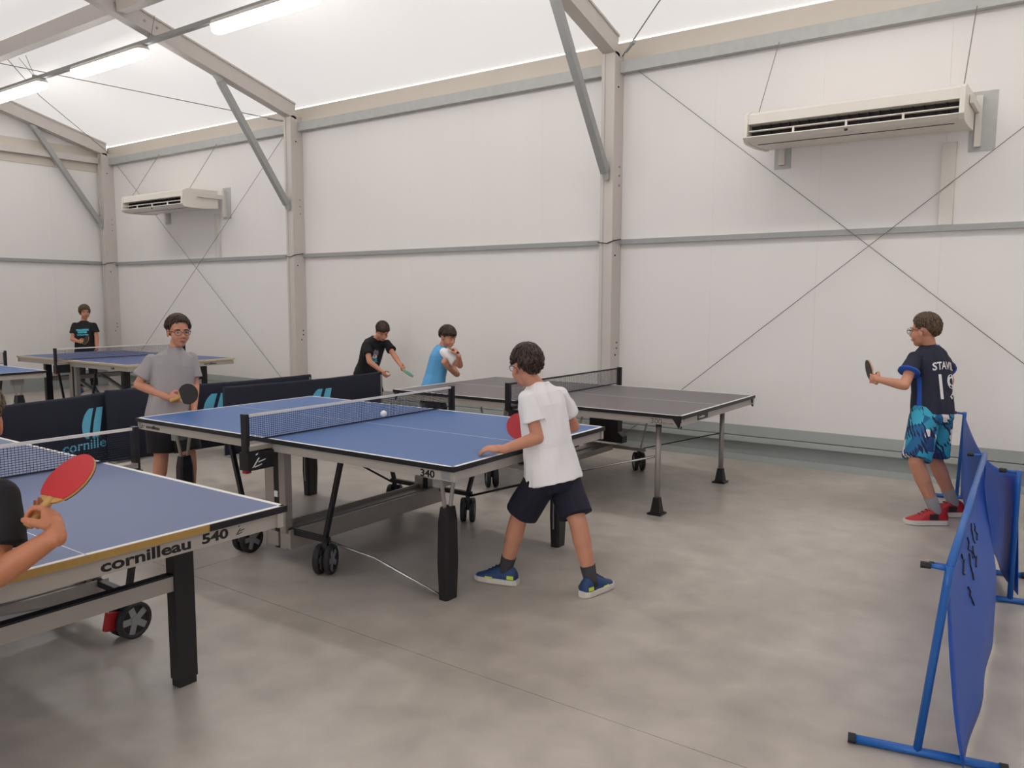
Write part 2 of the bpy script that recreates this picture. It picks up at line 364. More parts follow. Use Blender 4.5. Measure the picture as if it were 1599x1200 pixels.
# lamps on their rail
rail = empty('lamp_rail', (-9, 5.4, 4.5), label='long grey steel rail carrying the lit lamps', category='lamp rail')
LAMPX = (-12.45, -9.95, -6.95, -4.5, -2.0, .5, 3.0)
def lamp_at(x, y, label):
    t = empty('batten_lamp', (x, y, 4.5), label=label, category='lamp', group='batten lamps on the rail')
    L, W_ = .83, .085
    def stad(l, wd, z):
        return [(x + sx*(l-wd) + wd*math.cos(a), y + wd*math.sin(a), z) for sx, rng in ((1, range(-6, 7)), (-1, range(6, 19))) for a in [k*PI/12 for k in rng]]
    MB().loft([stad(L, W_-.015, 4.498), stad(L+.01, W_, 4.47), stad(L+.01, W_, 4.455)]).build('housing', 'white', t, t.location)
    MB().loft([stad(L, W_-.003, 4.455), stad(L-.005, W_-.012, 4.40), stad(L-.02, W_-.03, 4.38)]).build('diffuser', 'lamp', t, t.location, True)
    MB().box((x+.55, y-.04, 4.498), (x+.6, y+.04, 4.4995)).build('clip', 'galvd', t, t.location)
MB().box((-14.0, 5.37, 4.5), (5.9, 5.43, 4.55)).build('channel', 'galvd', rail, rail.location)
for x in (-13.2, -11.85, -9.0, -6.6, -4.0, -1.2, 1.5, 4):
    zt = raf_z(5.4) + .16
    for s in (-.1, .1):
        MB().tube([(x, 5.4, 4.55), (x+s, 5.25 if x not in (-9., -4.) else 5.4, zt)], .004, 6).build('hanger', 'wire', rail, rail.location)
    MB().box((x-.03, 5.375, 4.55), (x+.03, 5.425, 4.58)).build('clip', 'galvd', rail, rail.location)
for i, x in enumerate(LAMPX):
    lamp_at(x, 5.4, ['lit white batten lamp at the gable end of the rail', 'lit white batten lamp between the corner rafters', 'lit white batten lamp between posts without air conditioner', 'lit white batten lamp further along the rail'][min(i, 3)])
rail2 = empty('lamp_rail', (-4, -5.2, 4.5), label='added unseen grey steel lamp rail on the other side of the hall', category='lamp rail')  # unseen lamp row, added as a mirror of the first for more light
MB().box((-14.0, -5.23, 4.5), (5.9, -5.17, 4.55)).build('channel', 'galvd', rail2, rail2.location)
for x in (-13, -9, -4, 1, 5): MB().tube([(x, -5.2, 4.55), (x, -5.2, raf_z(2*RY+5.2)+.02)], .004, 6).build('hanger', 'wire', rail2, rail2.location)
for x in LAMPX[2:6]: lamp_at(x, -5.2, 'added unseen lit batten lamp across the hall from the tables')

# air conditioners
def ac(x0, x1, label):
    t = empty('air_conditioner', ((x0+x1)/2, 7.3, 2.82), label=label, category='air conditioner', group='wall hung air conditioners'); og = t.location
    prof = [(6.905, 3.135), (6.97, 3.165), (7.46, 3.175), (7.46, 2.925), (7.2, 2.905), (6.98, 2.905), (6.92, 2.915), (6.885, 2.945), (6.89, 2.953), (7.0, 2.96), (7.0, 3.052), (6.9, 3.057)]
    MB().prism(prof, 0, x0+.035, x1-.035).build('body', 'acw', t, og)
    endp = [(6.895, 3.138), (6.965, 3.172), (7.48, 3.182), (7.48, 2.918), (7.2, 2.898), (6.97, 2.898), (6.91, 2.908), (6.875, 2.945), (6.885, 3.06)]
    MB().prism(endp, 0, x0, x0+.035).build('end_cap', 'acw', t, og); MB().prism(endp, 0, x1-.035, x1).build('end_cap', 'acw', t, og)
    MB().box((x0+.04, 6.985, 2.962), (x1-.04, 6.999, 3.051)).build('outlet_recess', 'slot', t, og)
    MB().box((x0+.04, 6.91, 2.996), (x1-.04, 6.955, 3.004)).build('louver', 'acw', t, og)
    n = 20
    for i in range(1, n):
        x = x0 + .05 + (x1-x0-.1)*i/n
        MB().box((x-.003, 6.955, 2.962), (x+.003, 6.98, 3.05)).build('vane', 'blk2', t, og)
    for i in (1, 2, 3):
        x = x0 + (x1-x0)*i/4; MB().box((x-.008, 6.9, 2.955), (x+.008, 6.915, 3.0)).build('louver_arm', 'acw', t, og)
    MB().box((x0+.08, 7.03, 2.902), (x1-.08, 7.045, 2.906)).build('seam', 'slot', t, og)
    MB().cone(((x0+x1)/2, 6.905, 2.925), ((x0+x1)/2, 6.897, 2.928), .014, .014, 10).build('indicator', 'slot', t, og)
    MB().box((x0+.05, YW-.008, 2.77), (x0+.2, YW, 3.1)).build('wall_plate', 'galv', t, og)
    MB().box((x0+.1, YW-.05, 2.80), (x0+.15, YW-.008, 3.1)).build('bracket_upright', 'white', t, og)
    MB().box((x1-.04, YW-.008, 2.77), (x1+.15, YW, 3.24)).build('wall_plate', 'galv', t, og)
    MB().box((x1+.004, YW-.06, 2.80), (x1+.05, YW-.008, 3.2)).build('bracket_upright', 'white', t, og)
    MB().box((x1+.004, 7.12, 3.06), (x1+.03, YW-.06, 3.12)).build('bracket_arm', 'white', t, og)
    for x in (x0+.08, x1-.03):
        MB().tube([(x, 7.02, 3.16), (x, YW-.09, ZE+.02)], .004, 6).build('hanger_wire', 'wire', t, og)
    MB().box((x1-.22, YW-.05, ZR+.05), (x1-.12, YW, 2.86)).build('trunking', 'white', t, og)
ac(-2.475, -.81, 'white air conditioner with open louver on the wall above brace cables near the blue barriers')
ac(-12.5, -10.83, 'white air conditioner on the far wall bay beside the gable corner')

# ------------------------------------------------------------------ table tennis tables
def wheel(parent, c, ax, og=(0,0,0), brake=False):
    c, ax = V(c), V(ax).normalized(); w = empty('caster', c - V(og)); w.parent = parent
    for s in (-1, 1):
        o = ax*(s*.032); a, b = c + o - ax*.014, c + o + ax*.014
        d, e, f = MB().frame(a, b); prof = [(-.016, .066), (-.018, .078), (-.012, .085), (.012, .085), (.018, .078), (.016, .066)]
        rings = [[c + o + ax*t + (e*math.cos(2*PI*i/24) + f*math.sin(2*PI*i/24))*r for i in range(24)] for t, r in prof]
        rings.append(rings[0]); MB().loft(rings, caps=False).build('tyre', 'tire', w, c, True)
        h = MB(); h.cone(a, b, .022, .022, 12)
        for k in range(5):
            u = e*math.cos(2*PI*k/5) + f*math.sin(2*PI*k/5); h.bar(c+o+u*.015, c+o+u*.068, .03, .022, ax)
        h.build('hub', 'hub', w, c)
        MB().loft([[c + o + ax*t + (e*math.cos(2*PI*i/24) + f*math.sin(2*PI*i/24))*r for i in range(24)] for t, r in ((-.008, .066), (.008, .066))]).build('wheel_disc', 'slot', w, c)
    fk = MB(); fk.bar(c, c + V((0,0,.105)), .03, .03, ax); fk.build('fork', 'blk', w, c)
    if brake:
        s = V((0,0,1)).cross(ax); MB().bar(c - s*.088 - V((0,0,.025)), c - s*.07 + V((0,0,.055)), .085, .022, ax).build('brake_lever', 'red', w, c)

def net(t, tape, post):
    n = empty('net'); n.parent = t
    m = MB(); z0, z1 = .765, .905; h = .0011
    for i in range(13): z = z0 + .004 + (z1-z0-.006)*i/12; m.box((-h, -.9, z-h), (h, .9, z+h))
    for i in range(121): y = -.9 + 1.8*i/120; m.box((-h*.6, y-h*.55, z0), (h*.6, y+h*.55, z1))
    o = m.build('netting', 'cord', n); o['kind'] = 'stuff'
    MB().box((-.004, -.905, .9), (.004, .905, .9145)).build('net_tape', tape, n)
    MB().box((-.003, -.9, .762), (.003, .9, .768)).build('bottom_cord', 'cord', n)
    for s in (-1, 1):
        MB().box((-.022, s*.915-.012, .70), (.022, s*.915+.012, .918)).build('net_post', 'blk', t)
        MB().box((-.03, min(s*.74, s*.91), .71), (.03, max(s*.74, s*.91), .735)).build('net_clamp', post, t)

def top(t, mt, edge, apron_z=.68):
    for s in (-1, 1):
        a, b = (.004, 1.37) if s > 0 else (-1.37, -.004)
        h = empty('table_half'); h.parent = t
        MB().box((a, -.7625, .737), (b, .7625, .7598)).build('tabletop', mt, h)
        m = MB(); z = .7602; x1 = 1.37*s
        m.box((min(x1, x1-s*.02), -.7625, .7598), (max(x1, x1-s*.02), .7625, z))
        for v in (-1, 1): m.box((a, min(v*.7625, v*.7425), .7598), (b, max(v*.7625, v*.7425), z))
        m.box((a, -.0015, .7598), (b, .0015, z)); m.build('border_line', 'line', h)
        m = MB(); e = .003
        m.box((min(x1, x1+s*e), -.7625-e, .735), (max(x1, x1+s*e), .7625+e, .7595))
        for v in (-1, 1): m.box((a, min(v*.7625, v*(.7625+e)), .735), (b, max(v*.7625, v*(.7625+e)), .7595))
        m.build('edge_band', edge, h)
        m = MB(); k = .75; x2 = s*1.358
        m.box((min(x2, x2-s*.025), -k, apron_z), (max(x2, x2-s*.025), k, .737))
        for v in (-1, 1): m.box((a, min(v*k, v*(k-.025)), apron_z), (b, max(v*k, v*(k-.025)), .737))
        m.build('apron', 'apron', h)

def common(t, wheel_ax, brake=()):
    # lateral chassis beams, centre frames, tubes and casters shared by the folding tables
    for u in (-.055, .055):
        MB().box((u-.045, -.70, .105), (u+.045, .70, .19)).build('chassis_beam', 'beam', t)
        MB().box((u-.045 if u < 0 else u+.03, -.70, .19), (u-.03 if u < 0 else u+.045, .70, .215)).build('beam_lip', 'beam', t)
    for v in (-1, 1):
        for a, b, mt in ((-.13, -.05, 'steel'), (-.045, -.008, 'blk2'), (-.004, .05, 'steel')):
            MB().box((a, min(v*.64, v*.69), .09), (b, max(v*.64, v*.69), .705)).build('centre_upright', mt, t)
        MB().box((-.04, min(v*.755, v*.93), .60), (.04, max(v*.755, v*.93), .70)).build('latch_box', 'blk', t)
        MB().box((-.018, min(v*.895, v*.928), .583), (.018, max(v*.895, v*.928), .60)).build('release_tab', 'red', t)
        MB().bar((-.38, v*.66, .2), (.38, v*.66, .2), .03, .03).build('caster_tube', 'blk', t)
        for s in (-1, 1):
            wheel(t, (s*.35, v*.66, .085), wheel_ax.get((s, v), (1, 0, 0)), brake=(s, v) in brake)
            MB().bar((s*.35, v*.66, .2), (s*.50, v*.66, .70), .024, .024).build('strut', 'blk', t)

def logo_mark(t, loc, xd, yd, k, name='emblem'):
    m = MB(); x, y = V(xd), V(yd); L = V(loc); n = x.cross(y)
    for pts in (((0,0),(.5,.62),(.62,.62),(.16,.06)), ((.2,.0),(.75,.12),(.8,.2),(.2,.08)), ((.5,.3),(1.05,.42),(1.1,.5),(.52,.38)), ((.3,.8),(.45,.85),(.5,.95),(.32,.9))):
        m.loft([[L + x*(p*k) + y*(q*k) + n*e for p, q in pts] for e in (0, .001)])
    m.build(name, 'line' if name == 'emblem' else 'ink', t)

# A: blue with glare painted in as grey, raw board edge, black box legs with steel crossbar
def table_a(loc, rz, label, mt, edge, near):
    t = empty('tennis_table', loc, rz, label=label, category='table'); top(t, mt, edge, .677)
    common(t, {(1,1): (1,.12,0), (1,-1): (1,.1,0)}, {(1, 1)}); net(t, 'tape', 'steel')
    for s in (-1, 1):
        for v in (-1, 1):
            MB().box((s*.97-.03, v*.55-.042, .03), (s*.97+.03, v*.55+.042, .68)).build('leg', 'blk', t)
            MB().box((s*.97-.026, v*.55-.038, 0), (s*.97+.026, v*.55+.038, .03)).build('foot', 'blk2', t)
        MB().box((s*.97-.02, -.51, .405), (s*.97+.02, .51, .465)).build('crossbar', 'apron', t)
        MB().box((s*.97-.02, -.51, .465), (s*.97+.02, .51, .473)).build('crossbar_cap', 'blk2', t)
        for v in (-1, 1):
            MB().bar((s*.2, v*.2, .2), (s*.95, v*.2, .44), .05, .03).build('leg_link', 'galvd', t)
    if near:
        MB().box((1.3725, .43, .7345), (1.3755, .767, .7597)).build('edge_tape', 'blk', t)
        place_text('lettering', 'cornilleau', .054, (1.358, .045, .688), (0,1,0), (0,0,1), 'ink', t, bold=.0016, sx=1.5)
        place_text('lettering', '540', .048, (1.358, .405, .691), (0,1,0), (0,0,1), 'ink', t, bold=.0016, sx=1.5)
        logo_mark(t, (1.3585, .545, .69), (0,1,0), (0,0,1), .035, 'emblem_dark')
    else:
        place_text('lettering', '540', .04, (1.0, -.7505, .688), (1,0,0), (0,0,1), 'ink', t, bold=.001, sx=1.3)
        place_text('lettering', 'cornilleau', .04, (1.358, .3, .692), (0,1,0), (0,0,1), 'ink', t, bold=.001, sx=1.2)
    return t

# B: bright blue, black edge, tapered black legs hung on steel V rods
def table_b(loc, rz, label, near=True):
    t = empty('tennis_table', loc, rz, label=label, category='table'); top(t, 'topB', 'blk', .684)
    common(t, {(1,-1): (.9,.45,0), (-1,-1): (1,.1,0), (1,1): (.85,.55,0), (-1,1): (.85,.5,0)}); net(t, 'tape', 'steel')
    for s in (-1, 1):
        for v in (-1, 1):
            L = MB(); c = (s*1.16, v*.55)
            ring = lambda w, d, z: [(c[0]+a*d, c[1]+b*w, z) for a, b in ((-1,-.7),(-.7,-1),(.7,-1),(1,-.7),(1,.7),(.7,1),(-.7,1),(-1,.7))]
            L.loft([ring(.048, .03, 0), ring(.056, .036, .2), ring(.05, .034, .42), ring(.038, .028, .49)]).build('leg', 'blk', t)
            if v > 0: MB().box((c[0]-.004, c[1]-.058, .12), (c[0]+.004, c[1]-.03, .42)).build('leg_slot', 'hub', t)
            for e in (-1, 1):
                MB().cone((c[0], c[1]+e*.02, .47), (c[0], c[1]+e*.062, .70), .011, .011, 8).build('leg_rod', 'steel', t)
            MB().box((c[0]-.05, c[1]-.06, .60), (c[0]+.0, c[1]+.06, .69)).build('leg_bracket', 'galvd', t)
            p = [(s*.38, v*.655, .19), (s*.7, v*.62, .145), (s*1.13, v*.575, .015)] if v < 0 else [(s*.38, v*.655, .19), (s*1.13, v*.575, .44)]
            MB().tube(p, .008, 8).build('brace_rod', 'rod' if v < 0 else 'blk', t, None, True)
    if near:
        place_text('lettering', '340', .05, (1.15, -.7505, .69), (1,0,0), (0,0,1), 'ink', t, bold=.0012, sx=1.25)
        MB().box((1.12, -.7515, .686), (1.19, -.7505, .6895)).build('underline', 'ink', t)
        MB().box((1.285, -.7512, .69), (1.34, -.75, .728)).build('label_plate', 'hub', t)
        place_text('lettering', 'cornilleau', .032, (-1.27, -.7505, .698), (1,0,0), (0,0,1), 'ink', t, bold=.0008, sx=1.25)
        logo_mark(t, (-1.335, -.7505, .692), (1,0,0), (0,0,1), .045, 'emblem_dark')
        logo_mark(t, (.0402, -.905, .615), (0,1,0), (0,0,1), .085)
        MB().box((-.04, -.697, .40), (-.012, -.69, .435)).build('sticker', 'line', t)
    return t

# C: grey, round tube legs on black feet
def table_c(loc, rz, label):
    t = empty('tennis_table', loc, rz, label=label, category='table'); top(t, 'topC', 'blk', .685)
    net(t, 'blk', 'blk')
    for v in (-1, 1):
        MB().prism([(-.19, .24), (.2, .24), (.2, .3), (.15, .34), (.15, .69), (-.15, .69), (-.15, .34), (-.19, .3)], 1, v*.66-.045, v*.66+.045).build('centre_box', 'blk', t)
        MB().bar((-.42, v*.64, .2), (.42, v*.64, .2), .035, .03).build('caster_tube', 'steel', t)
        for s in (-1, 1):
            wheel(t, (s*.35, v*.66, .085), (.8, .6, 0) if s > 0 else (.7, .7, 0))
            MB().bar((s*.37, v*.65, .21), (s*.5, v*.62, .69), .012, .012).build('strut', 'galvd', t)
            MB().tube([(s*.39, v*.64, .21), (s*1.13, v*.625, .43)], .008 if v < 0 else .005, 8).build('brace_rod', 'rod' if v < 0 else 'blk2', t, None, True)
            MB().cone((s*1.14, v*.63, .1), (s*1.14, v*.63, .65), .021, .021, 14).build('leg', 'steel', t, None, True)
            MB().cone((s*1.14, v*.63, .65), (s*1.14, v*.63, .70), .022, .022, 12).build('leg_collar', 'blk2', t)
            c = V((s*1.14, v*.63, 0)); f = MB()
            sq = lambda r, z: [c + V((a*r, b*r, z)) for a, b in ((-1,-1),(1,-1),(1,1),(-1,1))]
            f.loft([sq(.052, 0), sq(.055, .012), sq(.036, .02), sq(.022, .125)]).build('foot', 'blk', t)
            MB().prism([(-.05 + v*.745, .737), (.012 + v*.745, .737), (-.02 + v*.745, .66)] if False else [(v*.757-.004*v, .737), (v*.757-.06*v, .737), (v*.757-.012*v, .665)], 0, s*1.362-.004, s*1.362+.004).build('corner_guard', 'blk', t)
            MB().prism([(s*1.366, .737), (s*1.30, .737), (s*1.352, .665)], 1, v*.754-.004, v*.754+.004).build('corner_guard', 'blk', t)
    for u in (-.06, .06): MB().box((u-.04, -.62, .17), (u+.04, .62, .22)).build('chassis_beam', 'beam', t)
    place_text('lettering', '300', .05, (1.13, -.7505, .69), (1,0,0), (0,0,1), 'inkg', t, sx=1.2)
    place_text('lettering', 'INDOOR', .02, (1.21, -.7508, .69), (1,0,0), (0,0,1), 'inkg', t, sx=1.2)
    MB().box((1.358, -.45, .692), (1.3595, -.25, .73)).build('badge', 'blk', t)
    place_text('lettering', 'Cornilleau', .028, (1.3598, -.43, .703), (0,1,0), (0,0,1), 'line', t)
    return t
D2R = PI/180
table_a((-3.863, 1.22, 0), -.48*D2R, 'glare-greyed blue table with raw board edge, square black legs and steel crossbar, beside red bat', 'topA', 'mdf', True)
table_b((-3.788, 3.645, 0), .72*D2R, 'bright blue table with tapered black legs where the person in white plays')
table_c((-3.59, 5.905, 0), 0, 'grey topped table on round steel legs with black feet')
table_a((-10.696, 5.829, 0), 1.3*D2R, 'far blue table with pale board edge in front of the person by the gable', 'topD', 'mdfpale', False)
table_b((-10.67, 3.415, 0), .5*D2R, 'far blue table with black edge partly hidden behind navy barriers', False)

o = MB().ell((0,0,0), (.02,0,0), (0,.02,0), (0,0,.02), 20, 12).build('table_tennis_ball', 'ball', None, None, True, label='white ball in flight above the bright blue table net', category='ball')
o.location = (-3.456, 3.497, .861)

# ------------------------------------------------------------------ barriers
def navy_barrier(p, q, h, label, logo, text):
    p, q = V(p), V(q); d = (q-p).normalized(); n = V((d.y, -d.x, 0)); L = (q-p).length     # n points to the camera side (+X)
    if n.x < 0: n = -n
    t = empty('court_barrier', (p+q)/2, label=label, category='barrier', group='navy court barriers'); og = t.location
    m = MB(); N = 24
    sh = lambda f, z: p + d*(L*f) + n*(.012*math.sin(f*9 + z*3) + .008*math.sin(f*23)) + V((0,0,z))
    for off in (0,):
        rings = []
        for i in range(N+1):
            f = i/N; prof = [(.0, .02), (.012, .02), (.02, h*.5), (.022, h-.02), (.012, h), (-.012, h), (-.022, h-.02), (-.02, h*.5), (-.012, .02)]
            sag = -.012*math.sin(PI*f)
            rings.append([sh(f, z) + n*a + V((0,0,sag if z > h*.8 else 0)) for a, z in prof])
        m.loft(rings)
    sheet = m.build('fabric', 'navy', t, og, True)
    bv = BVHTree.FromPolygons([v.co + V(og) for v in sheet.data.vertices], [tuple(x.vertices) for x in sheet.data.polygons])
    def proj(pt):
        r = bv.ray_cast(pt + n*.2, -n, .5); return (r[0] + n*.002) if r[0] is not None else pt + n*.03
    def patch(name, poly, mt):   # poly in (s along d, z), a quad strip of pairs
        vs = [proj(p + d*s + V((0,0,z))) for s, z in poly]; k = len(vs)//2
        MB().add(vs, [(2*i, 2*i+1, 2*i+3, 2*i+2) for i in range(k-1)]).build(name, mt, t, og)
    if logo is not None:
        s0, zc, R = logo; A, B = [], []
        for i in range(13):
            z = -1 + 2*i/12; outer = -math.sqrt(max(0, 1 - (z*.86)**2))*.95; band = -.15 + .42*(z*.5+.5)**1.6 - .25
            A += [(s0 + R*outer + .02*z, zc + R*z), (s0 + R*band, zc + R*z)]
            B += [(s0 + R*(band+.24), zc + R*z), (s0 + R*(.55 + .2*z), zc + R*z)]
        patch('emblem', A, 'cyan'); patch('emblem', B, 'cyan')
    if text is not None:
        s0, z0, size = text; me = text_mesh('cornilleau', size, bold=.002, sx=1.2, extrude=0)
        for v in me.vertices: v.co = proj(p + d*(s0 + v.co.x) + V((0,0,z0 + v.co.y))) - V(og)
        link('lettering', me, 'cyan', t)
    for f in (.01, .99):
        c = p + d*(L*f)
        MB().bar(c + n*.18 + V((0,0,.012)), c - n*.03 + V((0,0,.012)), .025, .02).build('foot', 'galvd', t, og)
        MB().cone(c + V((0,0,.01)), c + V((0,0,h-.03)), .011, .011, 8).build('post', 'galvd', t, og)
navy_barrier((-7.03, 2.05, 0), (-7.59, 4.28, 0), .68, 'navy barrier behind net, with round cyan emblem above cyan lettering', (1.725, .405, .14), (1.38, .17, .13))
navy_barrier((-7.42, 3.84, 0), (-7.14, 6.07, 0), .70, 'middle navy barrier behind the person in grey', (1.10, .42, .16), (.75, .16, .12))
navy_barrier((-6.80, 4.68, 0), (-6.74, 6.80, 0), .70, 'navy barrier in front of the person bending over', (1.2, .42, .16), (.75, .16, .12))

def blue_barrier(posts, label, sheet, rail):
    # posts: (foot, top) near and far
    (f0, t0), (f1, t1) = [(V(a), V(b)) for a, b in posts]
    t = empty('court_barrier', f0, label=label, category='barrier', group='blue court barriers'); og = f0
    for k, (f, tp) in enumerate(((f0, t0), (f1, t1))):
        MB().tube([f + V((0,0,.02)), f.lerp(tp, .9), tp], .014, 10).build('post', 'bluetube', t, og, True)
        MB().tube([f + V((-.19, -.04, .016)), f + V((.24, .05, .016))], .015, 10).build('foot', 'bluetube', t, og, True)
        for e in (-1, 1):
            c = f + (V((-.19, -.04, .016)) if e < 0 else V((.24, .05, .016)))
            MB().cone(c, c + V((e*.025, e*.005, 0)), .018, .018, 10).build('foot_cap', 'blk2', t, og)
        MB().tube([tp + V((-.005, 0, -.01)), tp + V((-.06, -.012, -.005))], .008, 8).build('hook', 'bluetube', t, og, True)
        MB().cone(tp + V((-.055, -.011, -.005)), tp + V((-.085, -.017, -.005)), .012, .012, 8).build('hook_cap', 'blk2', t, og)
    if rail: MB().tube([t0, t1], .014, 10).build('top_rail', 'bluetube', t, og, True)
    N, K = 30, 14; vs = []; fs = []
    for i in range(N+1):
        for k in range(K+1): vs.append(sheet(i/N, k/K))
    for i in range(N):
        for k in range(K): fs.append((i*(K+1)+k, (i+1)*(K+1)+k, (i+1)*(K+1)+k+1, i*(K+1)+k+1))
    o = MB().add(vs, fs).build('sheet', 'bluesheet', t, og, True)
    sm = o.modifiers.new('thick', 'SOLIDIFY'); sm.thickness = .0025
    return t, sheet
def sheet1(f, k):    # f along from near to far, k from top to bottom
    sm = lambda x: (lambda y: y*y*(3-2*y))(max(0, min(1, x)))
    w_ = math.sin(PI*(.04 + .9*f))
    off = (1-w_)*.073*k**3 + w_*.112*sm(k/.65) + .006*math.sin(f*21 + k*3)*k
    return V((-.304 - .096*f + off, 2.9 + 2.26*f, .695 - .675*k))
def sheet2(f, k):
    a = V((-.215, 4.77, .69)).lerp(V((-.695, 6.96, .70)), f) - V((0, 0, .13*math.sin(PI*f))); b = V((-.19, 4.8, .04)).lerp(V((-.70, 7.05, .04)), f)
    p = a.lerp(b, k); return p + V((1, .2, 0))*(.03*math.sin(PI*k)*math.sin(PI*f) + .01*math.sin(f*19 + 2*k)*k)
t, s1 = blue_barrier((((-.37, 2.935, 0), (-.30, 2.89, .70)), ((-.43, 5.2, 0), (-.40, 5.165, .70))), 'blue sheet barrier with scribbled marker writing and top rail', sheet1, True)
def stroke(pts): return [s1(f, k) + V((.004, 0, 0)) for f, k in pts]
rnd = random.Random(3)
for c0, k0, sc_ in ((.22, .12, 1), (.27, .2, 1), (.31, .13, .9), (.35, .2, .9), (.40, .12, .8), (.2, .3, 1), (.46, .16, .6)):
    pts = [(c0 + rnd.uniform(-.03, .03)*sc_, k0 + .03*j*sc_ + rnd.uniform(-.01, .01)) for j in range(5)]
    MB().tube(stroke(pts), .003, 5).build('marker_writing', 'ink', t, t.location)
blue_barrier((((-.215, 4.77, 0), (-.215, 4.77, .70)), ((-.725, 7.1, 0), (-.69, 6.96, .71))), 'blue sheet barrier with sagging top edge beside the long wall', sheet2, False)

# ------------------------------------------------------------------ bats
def bat(label, c, axis, nrm, front, back, lab2=None):
    # c blade centre, axis from handle to tip, nrm the side covered with `front`
    c, x = V(c), V(axis).normalized(); n = V(nrm); n = (n - x*n.dot(x)).normalized(); y = n.cross(x)
    t = empty('table_tennis_bat', c, label=label, category='bat')
    def outl(r, grow=0):
        o = []
        for i in range(36):
            a = 2*PI*i/36; px, py = (.079+grow)*math.cos(a), (.075+grow)*math.sin(a)
            o.append((px, py))
        return o
    def disc(z0, z1, cut, name, mt):
        o = [(px, py) for px, py in outl(0) if not cut or px > -.062]
        MB().loft([[c + x*px + y*py + n*z for px, py in o] for z in (z0, z1)]).build(name, mt, t, c)
    disc(-.003, .003, False, 'blade', 'wood'); disc(.003, .0055, True, 'rubber', front); disc(-.0055, -.003, True, 'rubber', back)
    h = MB(); rg = lambda s, w, th: [c + x*s + y*(w*math.cos(2*PI*i/12)) + n*(th*math.sin(2*PI*i/12)) for i in range(12)]
    h.loft([rg(-.062, .013, .009), rg(-.085, .014, .011), rg(-.12, .0135, .0115), rg(-.148, .016, .0125), rg(-.152, .014, .011)]).build('handle', lab2 or 'wood', t, c, True)
    return t

# ------------------------------------------------------------------ people
def hand(mb, w, tip, palm, thumb, curl, s=1):
    # w wrist, tip direction target, palm = palm-side direction, thumb = thumb-side direction
    w = V(w); d = (V(tip) - w).normalized(); n = V(palm); n = (n - d*n.dot(d)).normalized(); t = V(thumb); t = (t - d*t.dot(d) - n*t.dot(n)).normalized()
    mb.caps(w - d*.01, w + d*.03*s, .021*s, .024*s)
    mb.ell(w + d*.048*s, d*.042*s, t*.035*s, n*.0155*s)
    for i, (l, r) in enumerate(((.062, .0082), (.069, .0085), (.064, .008), (.05, .0072))):
        p = w + d*.08*s + t*((.0265 - .0175*i)*s); a = .12 + curl*(.75 + .1*i); fan = (1.5 - i)*.07
        for j, q in enumerate((.45, .31, .27)):
            dd = ((d*math.cos(fan) + t*math.sin(fan))*math.cos(a) + n*math.sin(a)); e = p + dd*(l*q*s)
            mb.caps(p, e, r*s*(1 - .07*j), r*s*(.95 - .08*j), 10); p = e; a += curl*(.95 if j == 0 else .7)
    p = w + d*.022*s + t*.026*s; dd = (d*.62 + t*.72 + n*(.25 + .4*curl)).normalized()
    e = p + dd*.036*s; mb.caps(p, e, .012*s, .0105*s, 10); dd = (d*.85 + t*(.35 - .5*curl) + n*(.2 + .5*curl)).normalized(); mb.caps(e, e + dd*.033*s, .0102*s, .0085*s, 10)

HAIR = dict(short=[(0,34),(35,31),(58,14),(74,-16),(86,-6),(104,-6),(122,-30),(150,-54),(180,-60)],
            fringe=[(0,8),(30,8),(55,2),(76,-20),(88,-6),(105,-4),(122,-32),(150,-56),(180,-62)],
            bowl=[(0,2),(35,2),(60,-6),(78,-22),(90,-8),(108,-8),(130,-30),(155,-48),(180,-52)],
            long=[(0,14),(30,12),(55,-8),(72,-45),(90,-58),(120,-66),(150,-70),(180,-70)])
def interp(L, x):
    for (a, b), (c, d) in zip(L, L[1:]):
        if x <= c: return b + (d-b)*(x-a)/(c-a)
    return L[-1][1]

